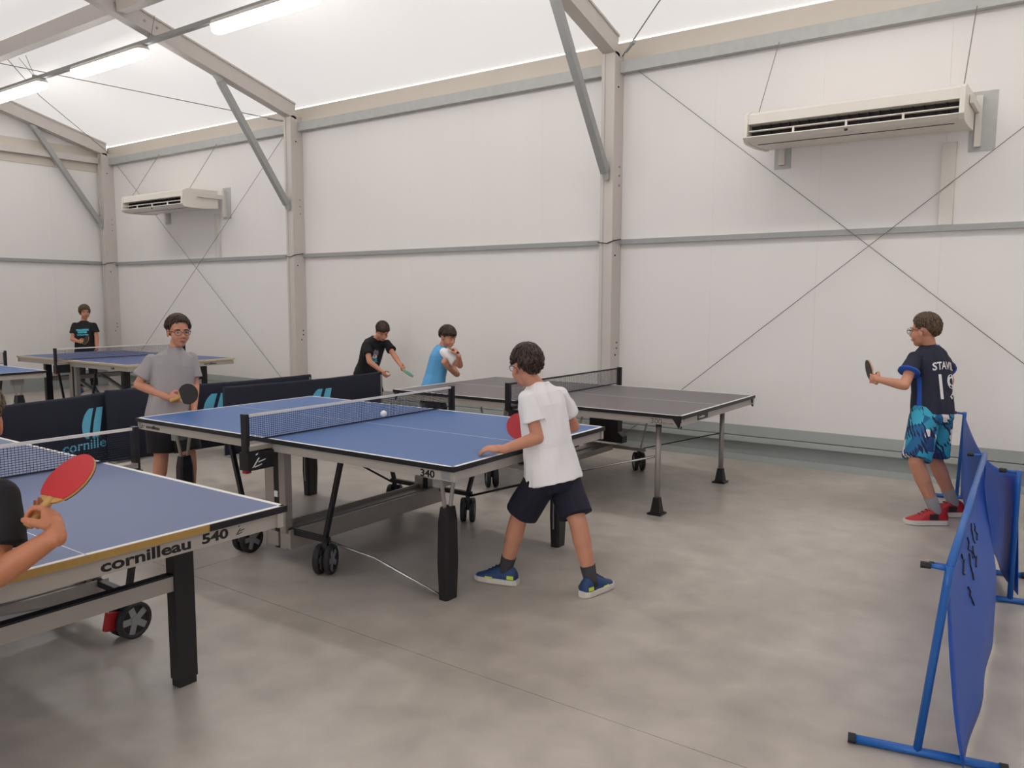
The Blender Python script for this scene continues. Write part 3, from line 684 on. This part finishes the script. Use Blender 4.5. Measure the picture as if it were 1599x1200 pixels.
def person(label, J, face, s, look, group=None, vox=.006):
    """J joints in hall metres; face = gaze direction; look = dict of garments."""
    J = {k: V(v) for k, v in J.items()}; base = V((J['pv'].x, J['pv'].y, 0))
    P = empty('person', base, label=label, category='person')
    if group: P['group'] = group
    up = (J['nk'] - J['pv']).normalized(); R = J['sR'] - J['sL']; R = (R - up*R.dot(up)).normalized(); F = up.cross(R).normalized()
    sp = (J['nk'] - J['pv']).length
    hr = R.copy(); hr.z *= .3; hr.normalize()
    hipL, hipR = J['pv'] - hr*.075*s, J['pv'] + hr*.075*s
    f = V(face).normalized(); r = f.cross(V((0,0,1))).normalized(); u = r.cross(f).normalized(); hd = J['hd']
    H = lambda a, b, c: hd + r*(a*s) + f*(b*s) + u*(c*s)
    def ring(t, a, b, n=20, sq=.8, off=0):
        c = J['pv'] + up*(sp*t) + F*off
        o = []
        for i in range(n):
            th = 2*PI*i/n; cx, sy = math.cos(th), math.sin(th)
            o.append(c + R*(a*s*math.copysign(abs(cx)**sq, cx)) + F*(b*s*math.copysign(abs(sy)**sq, sy)))
        return o
    # ---- body
    b = MB()
    b.loft([ring(-.16, .085, .07), ring(-.05, .125, .09), ring(.1, .13, .095), ring(.3, .118, .085), ring(.55, .13, .09), ring(.76, .14, .088), ring(.9, .12, .068), ring(.985, .06, .05)])
    for q in 'LR':
        sh, e, wv = J['s'+q], J['e'+q], J['w'+q]
        b.caps(J['nk'] - up*.06*s, sh - up*.022*s, .040*s, .034*s)
        b.caps(sh - up*.022*s, e, .038*s, .034*s); b.caps(e, e.lerp(wv, .35), .035*s, .034*s); b.caps(e.lerp(wv, .3), wv, .034*s, .0235*s)
        hp, k, a = (hipL if q == 'L' else hipR), J['k'+q], J['a'+q]
        b.caps(hp, k, .077*s, .05*s); b.caps(k, k.lerp(a, .35) - f*0, .05*s, .051*s); b.caps(k.lerp(a, .3), a, .05*s, .033*s)
        td = V((*J['t'+q].xy, 0)) - V((a.x, a.y, 0)); td.normalize()
        b.caps(a + V((0,0,-.02)), V((a.x, a.y, .034)) + td*.09*s, .03*s, .016*s)
        hk = look.get('hand'+q)
        if hk: hand(b, wv, J['h'+q], hk[0], hk[1], hk[2], s)
    b.caps(J['nk'] - up*.03*s, hd - f*.016*s - u*.05*s, .048*s, .043*s)
    b.ell(H(0,-.012,.032), r*.071*s, f*.09*s, u*.085*s, 24, 16)
    b.ell(H(0,.03,-.03), r*.058*s, f*.058*s, u*.078*s, 20, 14)
    b.ell(H(0,.05,-.083), r*.034*s, f*.032*s, u*.026*s)
    for q in (-1, 1):
        b.ell(H(q*.032,.05,-.035), r*.03*s, f*.032*s, u*.034*s); b.ell(H(q*.031,.066,.022), r*.026*s, f*.017*s, u*.009*s)
        b.ell(H(q*.074,-.005,-.012), r*.008*s, f*.019*s, u*.03*s)
        b.ell(H(q*.012,.092,-.034), r*.009*s, f*.009*s, u*.008*s)
    b.caps(H(0,.079,.012), H(0,.101,-.028), .008*s, .0125*s); b.ell(H(0,.082,-.062), r*.022*s, f*.013*s, u*.012*s)
    link('body', remesh(b, 'body', vox, base, 2), look.get('skin', 'skin'), P)
    # ---- face details
    for q in (-1, 1):
        e = MB().ell(H(q*.031,.0755,.002), r*.0135*s, f*.008*s, u*.006*s, 12, 8).build('eye', 'eyew', P, base, True)
        MB().ell(H(q*.031,.0825,.002), r*.0062*s, f*.0025*s, u*.0058*s, 10, 6).build('iris', 'iris', e, base, True).location = (0, 0, 0)
        MB().tube([H(q*.014,.088,.022), H(q*.03,.088,.027), H(q*.047,.078,.022)], .0032*s, 6).build('eyebrow', look['hair'][1], P, base, True)
    MB().ell(H(0,.094,-.060), r*.02*s, f*.004*s, u*.0045*s, 12, 6).build('lips', 'lips', P, base, True)
    # ---- hair
    style, hm = look['hair'][:2]; vol = look['hair'][2] if len(look['hair']) > 2 else .012
    N, K = 64, 14; outer, inner = [], []
    for i in range(N):
        az = 2*PI*i/N; dg_ = abs((i*360/N + 180) % 360 - 180); e0 = math.radians(interp(HAIR[style], dg_) + 4*noise.noise(V((i*.9, s*9, 3))))
        ro, ri = [], []
        for k in range(K+1):
            e = e0 + (PI/2 - .02 - e0)*(k/K); n1 = noise.noise(V((math.cos(az)*9, math.sin(az)*9, k*.35 + s*20)))
            th = (vol + .004*n1 + (.006*max(0, math.cos(az)) if style in ('fringe', 'bowl') else 0))*(.12 + .88*min(1, k/3.5)**.7)
            drop = 0
            ce_, se_ = math.cos(e), math.sin(e)
            for lst, g in ((ro, th), (ri, -.008)):
                lst.append(H(math.sin(az)*ce_*(.072+g), -.012 + math.cos(az)*ce_*(.091+g), .032 + se_*(.086+g)) )
        outer.append(ro); inner.append(ri)
    vs = [p for c in outer for p in c] + [p for c in inner for p in c]; o2 = N*(K+1); fs = []
    for i in range(N):
        j = (i+1) % N
        for k in range(K):
            fs.append((i*(K+1)+k, j*(K+1)+k, j*(K+1)+k+1, i*(K+1)+k+1)); fs.append((o2+i*(K+1)+k, o2+i*(K+1)+k+1, o2+j*(K+1)+k+1, o2+j*(K+1)+k))
        fs.append((i*(K+1), o2+i*(K+1), o2+j*(K+1), j*(K+1)))
    fs.append(tuple(i*(K+1)+K for i in range(N))); fs.append(tuple(o2 + i*(K+1)+K for i in range(N-1, -1, -1)))
    hb = MB().add(vs, fs); rn = random.Random(int(s*1000) + len(label))
    for q in range(look.get('locks', 420)):
        az = rn.uniform(0, 2*PI); dgr = abs((math.degrees(az) + 180) % 360 - 180); e0 = math.radians(interp(HAIR[style], dgr))
        e = e0 + (PI/2 - e0)*rn.uniform(.1, 1)**.8; ln_ = rn.uniform(.25, .5); sw = rn.uniform(-.25, .25); pts = []
        if e - ln_ < e0 - .12: ln_ = max(.12, e - e0 + .12)
        for j in range(4):
            ee = e - ln_*j/3; aa = az + sw*j/3; g = vol*(.75 + .3*math.sin(PI*j/3)) + rn.uniform(0, .0035); ce_ = math.cos(ee)
            if ee < e0 + .15: g *= .7
            pts.append(H(math.sin(aa)*ce_*(.072+g), -.012 + math.cos(aa)*ce_*(.091+g), .032 + math.sin(ee)*(.086+g)))
        hb.tube(pts, [.0028*s, .0052*s, .0046*s, .0008*s], 5)
    hb.build('hair', hm, P, base, True)
    # ---- glasses
    if look.get('glasses'):
        g = empty('glasses', (0,0,0)); g.parent = P
        for q in (-1, 1):
            c = H(q*.032,.103,.0)
            loop = [c + r*(.025*s*math.cos(a)) + u*(.019*s*math.sin(a)) - f*(.006*s*abs(math.cos(a)) if math.cos(a)*q > 0 else 0) for a in [2*PI*i/20 for i in range(21)]]
            MB().tube(loop, .0018*s, 6).build('rim', look['glasses'], g, base, True)
            MB().loft([[p + f*e for p in loop[:-1]] for e in (-.0004, .0004)]).build('lens', 'glass', g, base)
            MB().tube([H(q*.057,.098,.006), H(q*.076,.05,.008), H(q*.08,-.005,.006), H(q*.078,-.025,-.008)], .0022*s, 6).build('temple', look['glasses'], g, base, True)
        MB().tube([H(-.008,.106,.004), H(0,.109,.007), H(.008,.106,.004)], .0018*s, 6).build('bridge', look['glasses'], g, base, True)
    # ---- shirt
    tm = look['shirt']; hem = look.get('hem', -.08); g = look.get('loose', .022); m = MB(); fl_ = look.get('flare', .0)
    m.loft([ring(hem, .133+g+fl_, .1+g+fl_*.6), ring(.1, .133+g+fl_*.5, .098+g), ring(.3, .124+g, .09+g*.9), ring(.55, .133+g*.8, .092+g*.7), ring(.76, .143+g*.5, .09+g*.5), ring(.9, .124+g*.5, .07+g*.5), ring(.985, .072, .062), ring(1.02, .058, .054)])
    cuffs = {}
    sl = look.get('sleeve', .55)
    for q in 'LR':
        sh, e = J['s'+q], J['e'+q]; m.caps(J['nk'] - up*.052*s, sh - up*.02*s, .056*s, .044*s); slq = look.get('sleeve'+q, sl)
        tgt = MB() if look.get('sleevemat') else m
        d = (e-sh).normalized(); s0 = sh - up*.016*s; tgt.caps(s0, s0 + d*.03, .05*s, .053*s); tgt.cone(s0 + d*.02, sh.lerp(e, slq), .052*s, (.06+g*.3)*s, 18)
        cuffs[q] = (sh.lerp(e, slq), d)
        if tgt is not m: link('sleeve', remesh(tgt, 'sleeve', vox*1.2, base, 3, .003), look['sleevemat'], P)
    shirt = link('shirt', remesh(m, 'shirt', vox*1.15, base, 3, look.get('fold', .006)), tm, P)
    col = [J['nk'] + up*(-.002*s) + R*(.058*s*math.cos(a)) + F*(.053*s*math.sin(a)) - up*(.02*s*max(0, math.sin(a))) for a in [2*PI*i/24 for i in range(25)]]
    MB().tube(col, .007*s, 8).build('collar', look.get('collar', tm), P, base, True)
    if look.get('cuff'):
        for q in 'LR':
            c, d = cuffs[q]; MB().cone(c - d*.012, c + d*.004, (.0645+g*.3)*s, (.0655+g*.3)*s, 18).build('cuff', look['cuff'], P, base, True)
    # ---- shorts or trousers
    m = MB(); gl = look.get('short_loose', .018); ln = look.get('short_len', .82)
    m.loft([ring(.06, .12, .088), ring(.0, .134+gl*.6, .1+gl*.6), ring(-.1, .128+gl, .098+gl), ring(-.2, .1+gl, .08+gl)])
    for q in 'LR':
        hp, k, a = (hipL if q == 'L' else hipR), J['k'+q], J['a'+q]
        if ln <= 1:
            m.caps(hp, hp.lerp(k, .3), (.082+gl*.5)*s, (.08+gl*.5)*s); m.cone(hp.lerp(k, .1), hp.lerp(k, ln), (.083+gl*.6)*s, (.066+gl*1.2)*s, 20)
        else:
            m.caps(hp, k, (.082+gl*.5)*s, (.06+gl*.5)*s); m.cone(k, k.lerp(a, ln-1), (.06+gl*.5)*s, (.048+gl*.5)*s, 18)
    link('shorts' if ln <= 1 else 'trousers', remesh(m, 'shorts', vox*1.15, base, 3, .006), look['short'], P)
    # ---- socks and shoes
    for q in 'LR':
        k, a = J['k'+q], J['a'+q]; d = (k-a).normalized()
        if look.get('sock') and ln <= 1:
            MB().tube([a - d*.045*s, a, a + d*look.get('sockh', .07)*s], [.036*s, .038*s, .043*s], 16).build('sock', look['sock'], P, base, True)
        x = V((*J['t'+q].xy, 0)) - V((a.x, a.y, 0)); x.normalize(); y = V((0,0,1)).cross(x); c = V((a.x, a.y, 0)); S = s*look.get('shoe_size', 1)
        lift = look.get('lift'+q, 0)
        Z = lambda px: max(0, (.12-px))*lift
        sec = [(-.062,.022,.066),(-.05,.033,.085),(-.02,.037,.102),(.02,.037,.100),(.055,.040,.084),(.09,.043,.062),(.14,.038,.042),(.162,.024,.034),(.168,.008,.03)]
        up_ = MB(); so = MB(); rings, r2 = [], []
        for px, hw, ht in sec:
            rings.append([c + x*(px*S) + y*(hw*S*math.cos(th)) + V((0,0,(.022 + (ht-.022)*math.sin(th))*S + Z(px)*S)) for th in [PI*i/10 for i in range(11)]])
        up_.loft(rings)
        for px, hw, ht in [(-.068,.016,0)] + sec[1:-1] + [(.174,.012,0)]:
            z1 = .03 if px < .12 else .027
            r2.append([c + x*(px*S) + y*(e*(hw+.005)*S) + V((0,0,(z+Z(px))*S)) for e, z in ((-1,.004),(-.8,0),(.8,0),(1,.004),(1,z1),(-1,z1))])
        sh = up_.build('shoe', look['shoe'], P, base, True); so.loft(r2).build('sole', look.get('sole', 'sole'), sh, base)
        if look.get('shoe2'):
            for e in (-1, 1):
                z = lambda px, t: (.022 + t)*S + Z(px)*S
                for (pa, pb, wa, wb, z0, z1) in look['shoe2'][1]:
                    MB().add([c + x*(pa*S) + y*(e*wa*S) + V((0,0,z(pa, z0))), c + x*(pb*S) + y*(e*wb*S) + V((0,0,z(pb, z0))), c + x*(pb*S) + y*(e*wb*.93*S) + V((0,0,z(pb, z1))), c + x*(pa*S) + y*(e*wa*.93*S) + V((0,0,z(pa, z1)))], [(0,1,2,3)]).build('shoe_patch', look['shoe2'][0], sh, base)
        lc = MB()
        for j in range(4):
            px = .035 + .02*j; hh = interp([(.02,.100),(.055,.084),(.09,.062),(.14,.042)], px) + .003
            lc.tube([c + x*(px*S) + y*(-.018*S) + V((0,0,(hh-.006+Z(px))*S)), c + x*(px*S) + V((0,0,(hh+.001+Z(px))*S)), c + x*(px*S) + y*(.018*S) + V((0,0,(hh-.006+Z(px))*S))], .0025, 5)
        lc.build('laces', look.get('lace', 'blk2'), sh, base)
    return P, shirt, dict(up=up, R=R, F=F, H=H, ring=ring, base=base, s=s)

def on_shirt(shirt, base, fn, name, me, mt, P, n):
    bv = BVHTree.FromPolygons([v.co + base for v in shirt.data.vertices], [tuple(x.vertices) for x in shirt.data.polygons])
    for v in me.vertices:
        p = fn(v.co.x, v.co.y); h = bv.ray_cast(p + n*.3, -n, .6)
        v.co = ((h[0] + n*.003) if h[0] is not None else p) - base
    link(name, me, mt, P)

def grid_mesh(w, h, nx, ny, keep):
    m = MB(); me_v = []; idx = {}
    for i in range(nx+1):
        for j in range(ny+1): idx[i, j] = len(m.v); m.v.append((-w/2 + w*i/nx, -h/2 + h*j/ny, 0))
    for i in range(nx):
        for j in range(ny):
            if keep((i+.5)/nx, (j+.5)/ny): m.f.append((idx[i,j], idx[i+1,j], idx[i+1,j+1], idx[i,j+1]))
    me = bpy.data.meshes.new('patch'); me.from_pydata(m.v, [], m.f); me.update(); return me

J = {}
J['P1'] = dict(hd=(-2.407,3.513,1.203), nk=(-2.358,3.558,1.110), sL=(-2.334,3.420,1.059), sR=(-2.323,3.711,1.050), eL=(-2.272,3.424,0.845), wL=(-2.368,3.252,0.799), hL=(-2.494,3.211,0.801), eR=(-2.300,3.830,0.850), wR=(-2.400,3.715,0.820), hR=(-2.530,3.680,0.835), pv=(-2.269,3.560,0.638), kL=(-2.423,3.465,0.373), kR=(-2.111,3.577,0.379), aL=(-2.505,3.466,0.085), aR=(-2.045,3.598,0.085), tL=(-2.651,3.436,0.000), tR=(-2.029,3.727,0.000))
J['P2'] = dict(hd=(-0.907,6.341,1.350), nk=(-0.876,6.371,1.239), sL=(-0.947,6.213,1.171), sR=(-0.814,6.492,1.166), eL=(-0.980,6.077,0.977), wL=(-1.143,6.149,0.997), hL=(-1.212,6.174,1.000), eR=(-0.777,6.678,0.977), wR=(-0.790,6.576,0.833), hR=(-0.796,6.515,0.773), pv=(-0.828,6.320,0.782), kL=(-0.882,6.090,0.444), kR=(-0.810,6.411,0.428), aL=(-0.751,6.189,0.090), aR=(-0.680,6.510,0.090), tL=(-0.909,6.093,0.000), tR=(-0.824,6.404,0.000))
J['P3'] = dict(hd=(-5.513,3.429,1.312), nk=(-5.544,3.409,1.179), sL=(-5.529,3.535,1.114), sR=(-5.598,3.265,1.117), eR=(-5.651,3.177,0.925), wR=(-5.431,3.273,0.837), hR=(-5.361,3.321,0.828), eL=(-5.491,3.533,0.895), wL=(-5.377,3.448,0.751), hL=(-5.345,3.424,0.679), pv=(-5.536,3.351,0.690), kL=(-5.420,3.420,0.370), kR=(-5.530,3.260,0.370), aL=(-5.480,3.460,0.075), aR=(-5.590,3.250,0.075), tL=(-5.300,3.360,0.000), tR=(-5.400,3.150,0.000))
J['P4'] = dict(hd=(-6.921,7.001,1.170), nk=(-7.049,7.017,1.084), sL=(-6.972,7.138,1.027), sR=(-7.075,6.890,1.018), eR=(-6.964,6.819,0.809), wR=(-6.823,6.881,0.696), hR=(-6.768,6.910,0.627), eL=(-6.807,7.087,0.871), wL=(-6.639,7.020,0.766), hL=(-6.564,7.006,0.725), pv=(-7.253,7.033,0.622), kL=(-7.060,7.060,0.350), kR=(-7.200,6.930,0.340), aL=(-7.160,7.090,0.075), aR=(-7.300,6.950,0.075), tL=(-6.980,7.030,0.000), tR=(-7.100,6.900,0.000))
J['P5'] = dict(hd=(-5.235,6.224,1.178), nk=(-5.302,6.211,1.083), sR=(-5.190,6.120,1.046), sL=(-5.365,6.325,1.035), eR=(-5.020,6.154,0.905), wR=(-4.936,6.031,1.018), hR=(-4.978,6.044,1.065), eL=(-5.170,6.290,0.800), wL=(-5.120,6.085,0.888), hL=(-5.115,6.030,0.946), pv=(-5.362,6.138,0.665), kL=(-5.290,6.180,0.360), kR=(-5.300,6.020,0.350), aL=(-5.370,6.200,0.075), aR=(-5.380,6.000,0.075), tL=(-5.200,6.140,0.000), tR=(-5.200,5.950,0.000))
J['P6'] = dict(hd=(-13.546,6.743,1.322), nk=(-13.565,6.734,1.172), sR=(-13.663,6.633,1.119), sL=(-13.443,6.839,1.119), eR=(-13.631,6.563,0.878), wR=(-13.400,6.552,0.844), hR=(-13.269,6.569,0.847), eL=(-13.394,6.846,0.907), wL=(-13.323,6.801,0.740), hL=(-13.307,6.787,0.645), pv=(-13.516,6.704,0.673), kL=(-13.400,6.760,0.380), kR=(-13.470,6.600,0.380), aL=(-13.420,6.780,0.075), aR=(-13.460,6.570,0.075), tL=(-13.200,6.700,0.000), tR=(-13.300,6.450,0.000))
J['P7'] = dict(hd=(-2.395,0.868,1.232), nk=(-2.401,0.848,1.100), sR=(-2.265,0.889,1.060), sL=(-2.602,0.798,1.061), eR=(-2.190,0.835,0.865), wR=(-2.065,0.930,0.968), hR=(-2.150,0.950,1.035), eL=(-2.631,0.869,0.819), wL=(-2.571,1.015,0.854), hL=(-2.557,1.079,0.893), pv=(-2.27,0.60,0.660), kL=(-2.34,0.52,0.370), kR=(-2.22,0.64,0.380), aL=(-2.38,0.44,0.075), aR=(-2.20,0.58,0.075), tL=(-2.50,0.60,0.000), tR=(-2.28,0.75,0.000))
up_ = V((0, 0, 1))

# person in the white shirt
person('person in white t-shirt, navy shorts and glasses leaning over the bright blue table', J['P1'], (-.86, .48, -.12), .98,
       dict(hair=('fringe', 'hairb', .014), shirt='tee_w', short='sh_n', sock='sock_d', shoe='shoe_b', glasses='blk', loose=.026, flare=.02, fold=.01, hem=-.1, shoe_size=1.1, sleeve=.62, short_len=.86, short_loose=.022,
            shoe2=('lime', ((-.055, -.02, .034, .039, .012, .03), (.06, .1, .042, .044, .004, .014))), handL=((0, .25, -1), (0, 1, .25), .3), handR=((0, -1, .1), (0, 0, 1), 1.15), sockh=.075), vox=.0042)
bat('red rubber bat held by the person in white, beside the torso', (-2.561, 3.671, .846), (-1, -.15, .12), -CF, 'rub_r', 'rub_k')

# person in the navy jersey
PP, shirt, K = person('person in navy numbered jersey, blue leaf print shorts and red shoes standing by blue barriers', J['P2'], (-.93, .33, -.08), 1.02,
       dict(hair=('short', 'hairl', .009), shirt='tee_n', short='sh_leaf', sock='sock_g', shoe='shoe_r', glasses='blk', collar='cuff', cuff='cuff', shoe_size=1.2, loose=.022, hem=-.06, sleeve=.55, short_len=.95, short_loose=.024,
            shoe2=('shoe_k', ((0., .05, .0385, .041, .012, .045),)), handL=((0, 1, 0), (0, 0, 1), 1.15), handR=((-.6, .6, .3), (0, -.5, -.6), .6), sockh=.12), vox=.0042)
back = -K['F']; nk = V(J['P2']['nk'])
for s_, size, dy, arc in (('STAVIL', .075, -.17, .9), ('19', .25, -.38, 0)):
    me = text_mesh(s_, size, bold=.002, align='CENTER', extrude=0, sx=.95)
    on_shirt(shirt, K['base'], lambda x, y: nk + K['R']*x + K['up']*(dy + y - arc*x*x), 'lettering', me, 'print_w', PP, back)
side = -K['R']
me = grid_mesh(.034, .3, 4, 16, lambda a, b: True)
on_shirt(shirt, K['base'], lambda x, y: nk + K['F']*(x-.01) + K['up']*(-.30 + y) , 'side_stripe', me, 'cuff', PP, side)
bat('dark bat held upright by the person in navy jersey', (-1.245, 6.25, 1.055), (-.48, .68, .55), (-.98, -.19, 0), 'rub_k', 'rub_r')

# person in the grey shirt
person('person in grey t-shirt, black shorts and glasses holding a bat', J['P3'], (.96, -.24, -.06), 1.0,
       dict(hair=('short', 'hairb', .016), shirt='tee_g', short='sh_k', sock='sock_d', shoe='shoe_k', glasses='blk', loose=.028, flare=.012, fold=.01, hem=-.04, sleeve=.72, short_len=.85, short_loose=.03,
            handR=((0, 1, 0), (0, 0, 1), 1.1), handL=((-.3, -1, 0), (1, 0, 0), .5)), vox=.005)
bat('black rubber bat held by the person in grey', (-5.255, 3.328, .87), (.83, .43, .35), -CF, 'rub_k', 'rub_r')

# person bending in black
PP, shirt, K = person('person in black printed t-shirt bending over behind navy barrier', J['P4'], (.72, -.45, -.62), .97,
       dict(hair=('fringe', 'hairb', .012), shirt='tee_k', short='sh_k', sock='sock_d', shoe='shoe_k', loose=.018, sleeve=.6, handR=((0, 1, .3), (.3, 0, 1), .8), handL=((0, -1, 0), (.3, 0, 1), 1.1)), vox=.007)
nk = V(J['P4']['nk'])
for (dx, dy, w_, h_, mt) in ((.0, -.15, .1, .07, 'printp'), (0, -.2, .08, .05, 'print_w'), (0, -.25, .12, .06, 'printt')):
    me = grid_mesh(w_, h_, 8, 6, lambda a, b: abs(a-.5) < .25 + .25*(1-b) and noise.noise(V((a*6, b*5, w_*90))) > -.35)
    on_shirt(shirt, K['base'], lambda x, y: nk + K['R']*(x+dx) + K['up']*(dy+y), 'shirt_print', me, mt, PP, K['F'])
bat('teal rubber bat held by the bending person in black', (-6.462, 6.951, .688), (.89, -.2, -.42), (.5, .19, .54), 'rub_g', 'rub_k')

# person in sky blue
person('person in sky blue jersey with white sleeves, arms folded up, at the grey table end', J['P5'], (.93, -.05, -.3), .93,
       dict(hair=('bowl', 'hairb', .014), shirt='tee_b', sleevemat='tee_w', short='sh_k', sock='sock_d', shoe='shoe_k', loose=.026, flare=.03, hem=-.12, sleeve=.75, sleeveL=.35, fold=.009, handR=((-1, 0, .2), (0, -.7, .5), 1.1), handL=((-.6, .6, 0), (.6, .6, 0), 1.0)), vox=.006)
bat('black bat held under the chin by the person in sky blue', (-5.05, 6.11, 1.045), (-.78, .62, .03), (.45, .35, .82), 'rub_k', 'rub_k', 'blk2')

# far person
PP, shirt, K = person('person in black t-shirt with cyan print standing behind the far table', J['P6'], (.95, -.25, -.08), 1.0,
       dict(hair=('long', 'hairl', .014), shirt='tee_k', short='sh_k', short_len=1.9, shoe='shoe_b', sole='shoe_b', loose=.02, sleeve=.62, handR=((0, 1, 0), (0, 0, 1), 1.1), handL=((-.5, -.7, 0), (.6, -.5, 0), .4)), vox=.008)
nk = V(J['P6']['nk'])
for dy, w_, h_ in ((-.15, .2, .03), (-.19, .15, .035), (-.235, .19, .02)):
    me = grid_mesh(w_, h_, 14, 3, lambda a, b: noise.noise(V((a*9, b*3, dy*50))) > -.3)
    on_shirt(shirt, K['base'], lambda x, y: nk + K['R']*x + K['up']*(dy+y), 'shirt_print', me, 'printt', PP, K['F'])
bat('dark red bat held by the far person behind the far table', (-13.19, 6.56, .872), (.85, .1, .25), (.4, -.8, .5), 'rub_k', 'rub_r')

# player at the near table
person('person in black t-shirt swinging a red bat beside the blue-grey table', J['P7'], (-.9, .4, -.12), 1.0,
       dict(hair=('short', 'hairl', .014), skin='skin2', shirt='tee_k', collar='red', short='sh_k', sock='sock_d', shoe='shoe_k', loose=.02, sleeve=.66, handR=((-1, -.2, .1), (0, -.3, 1), 1.0), handL=((0, -.4, 1), (1, 0, 0), .3)), vox=.0042)
bat('big red rubber bat raised over the glare-greyed blue table', (-2.165, 1.013, 1.084), (-.075, .74, .666), (.08, -.66, .745), 'rub_r', 'rub_k')
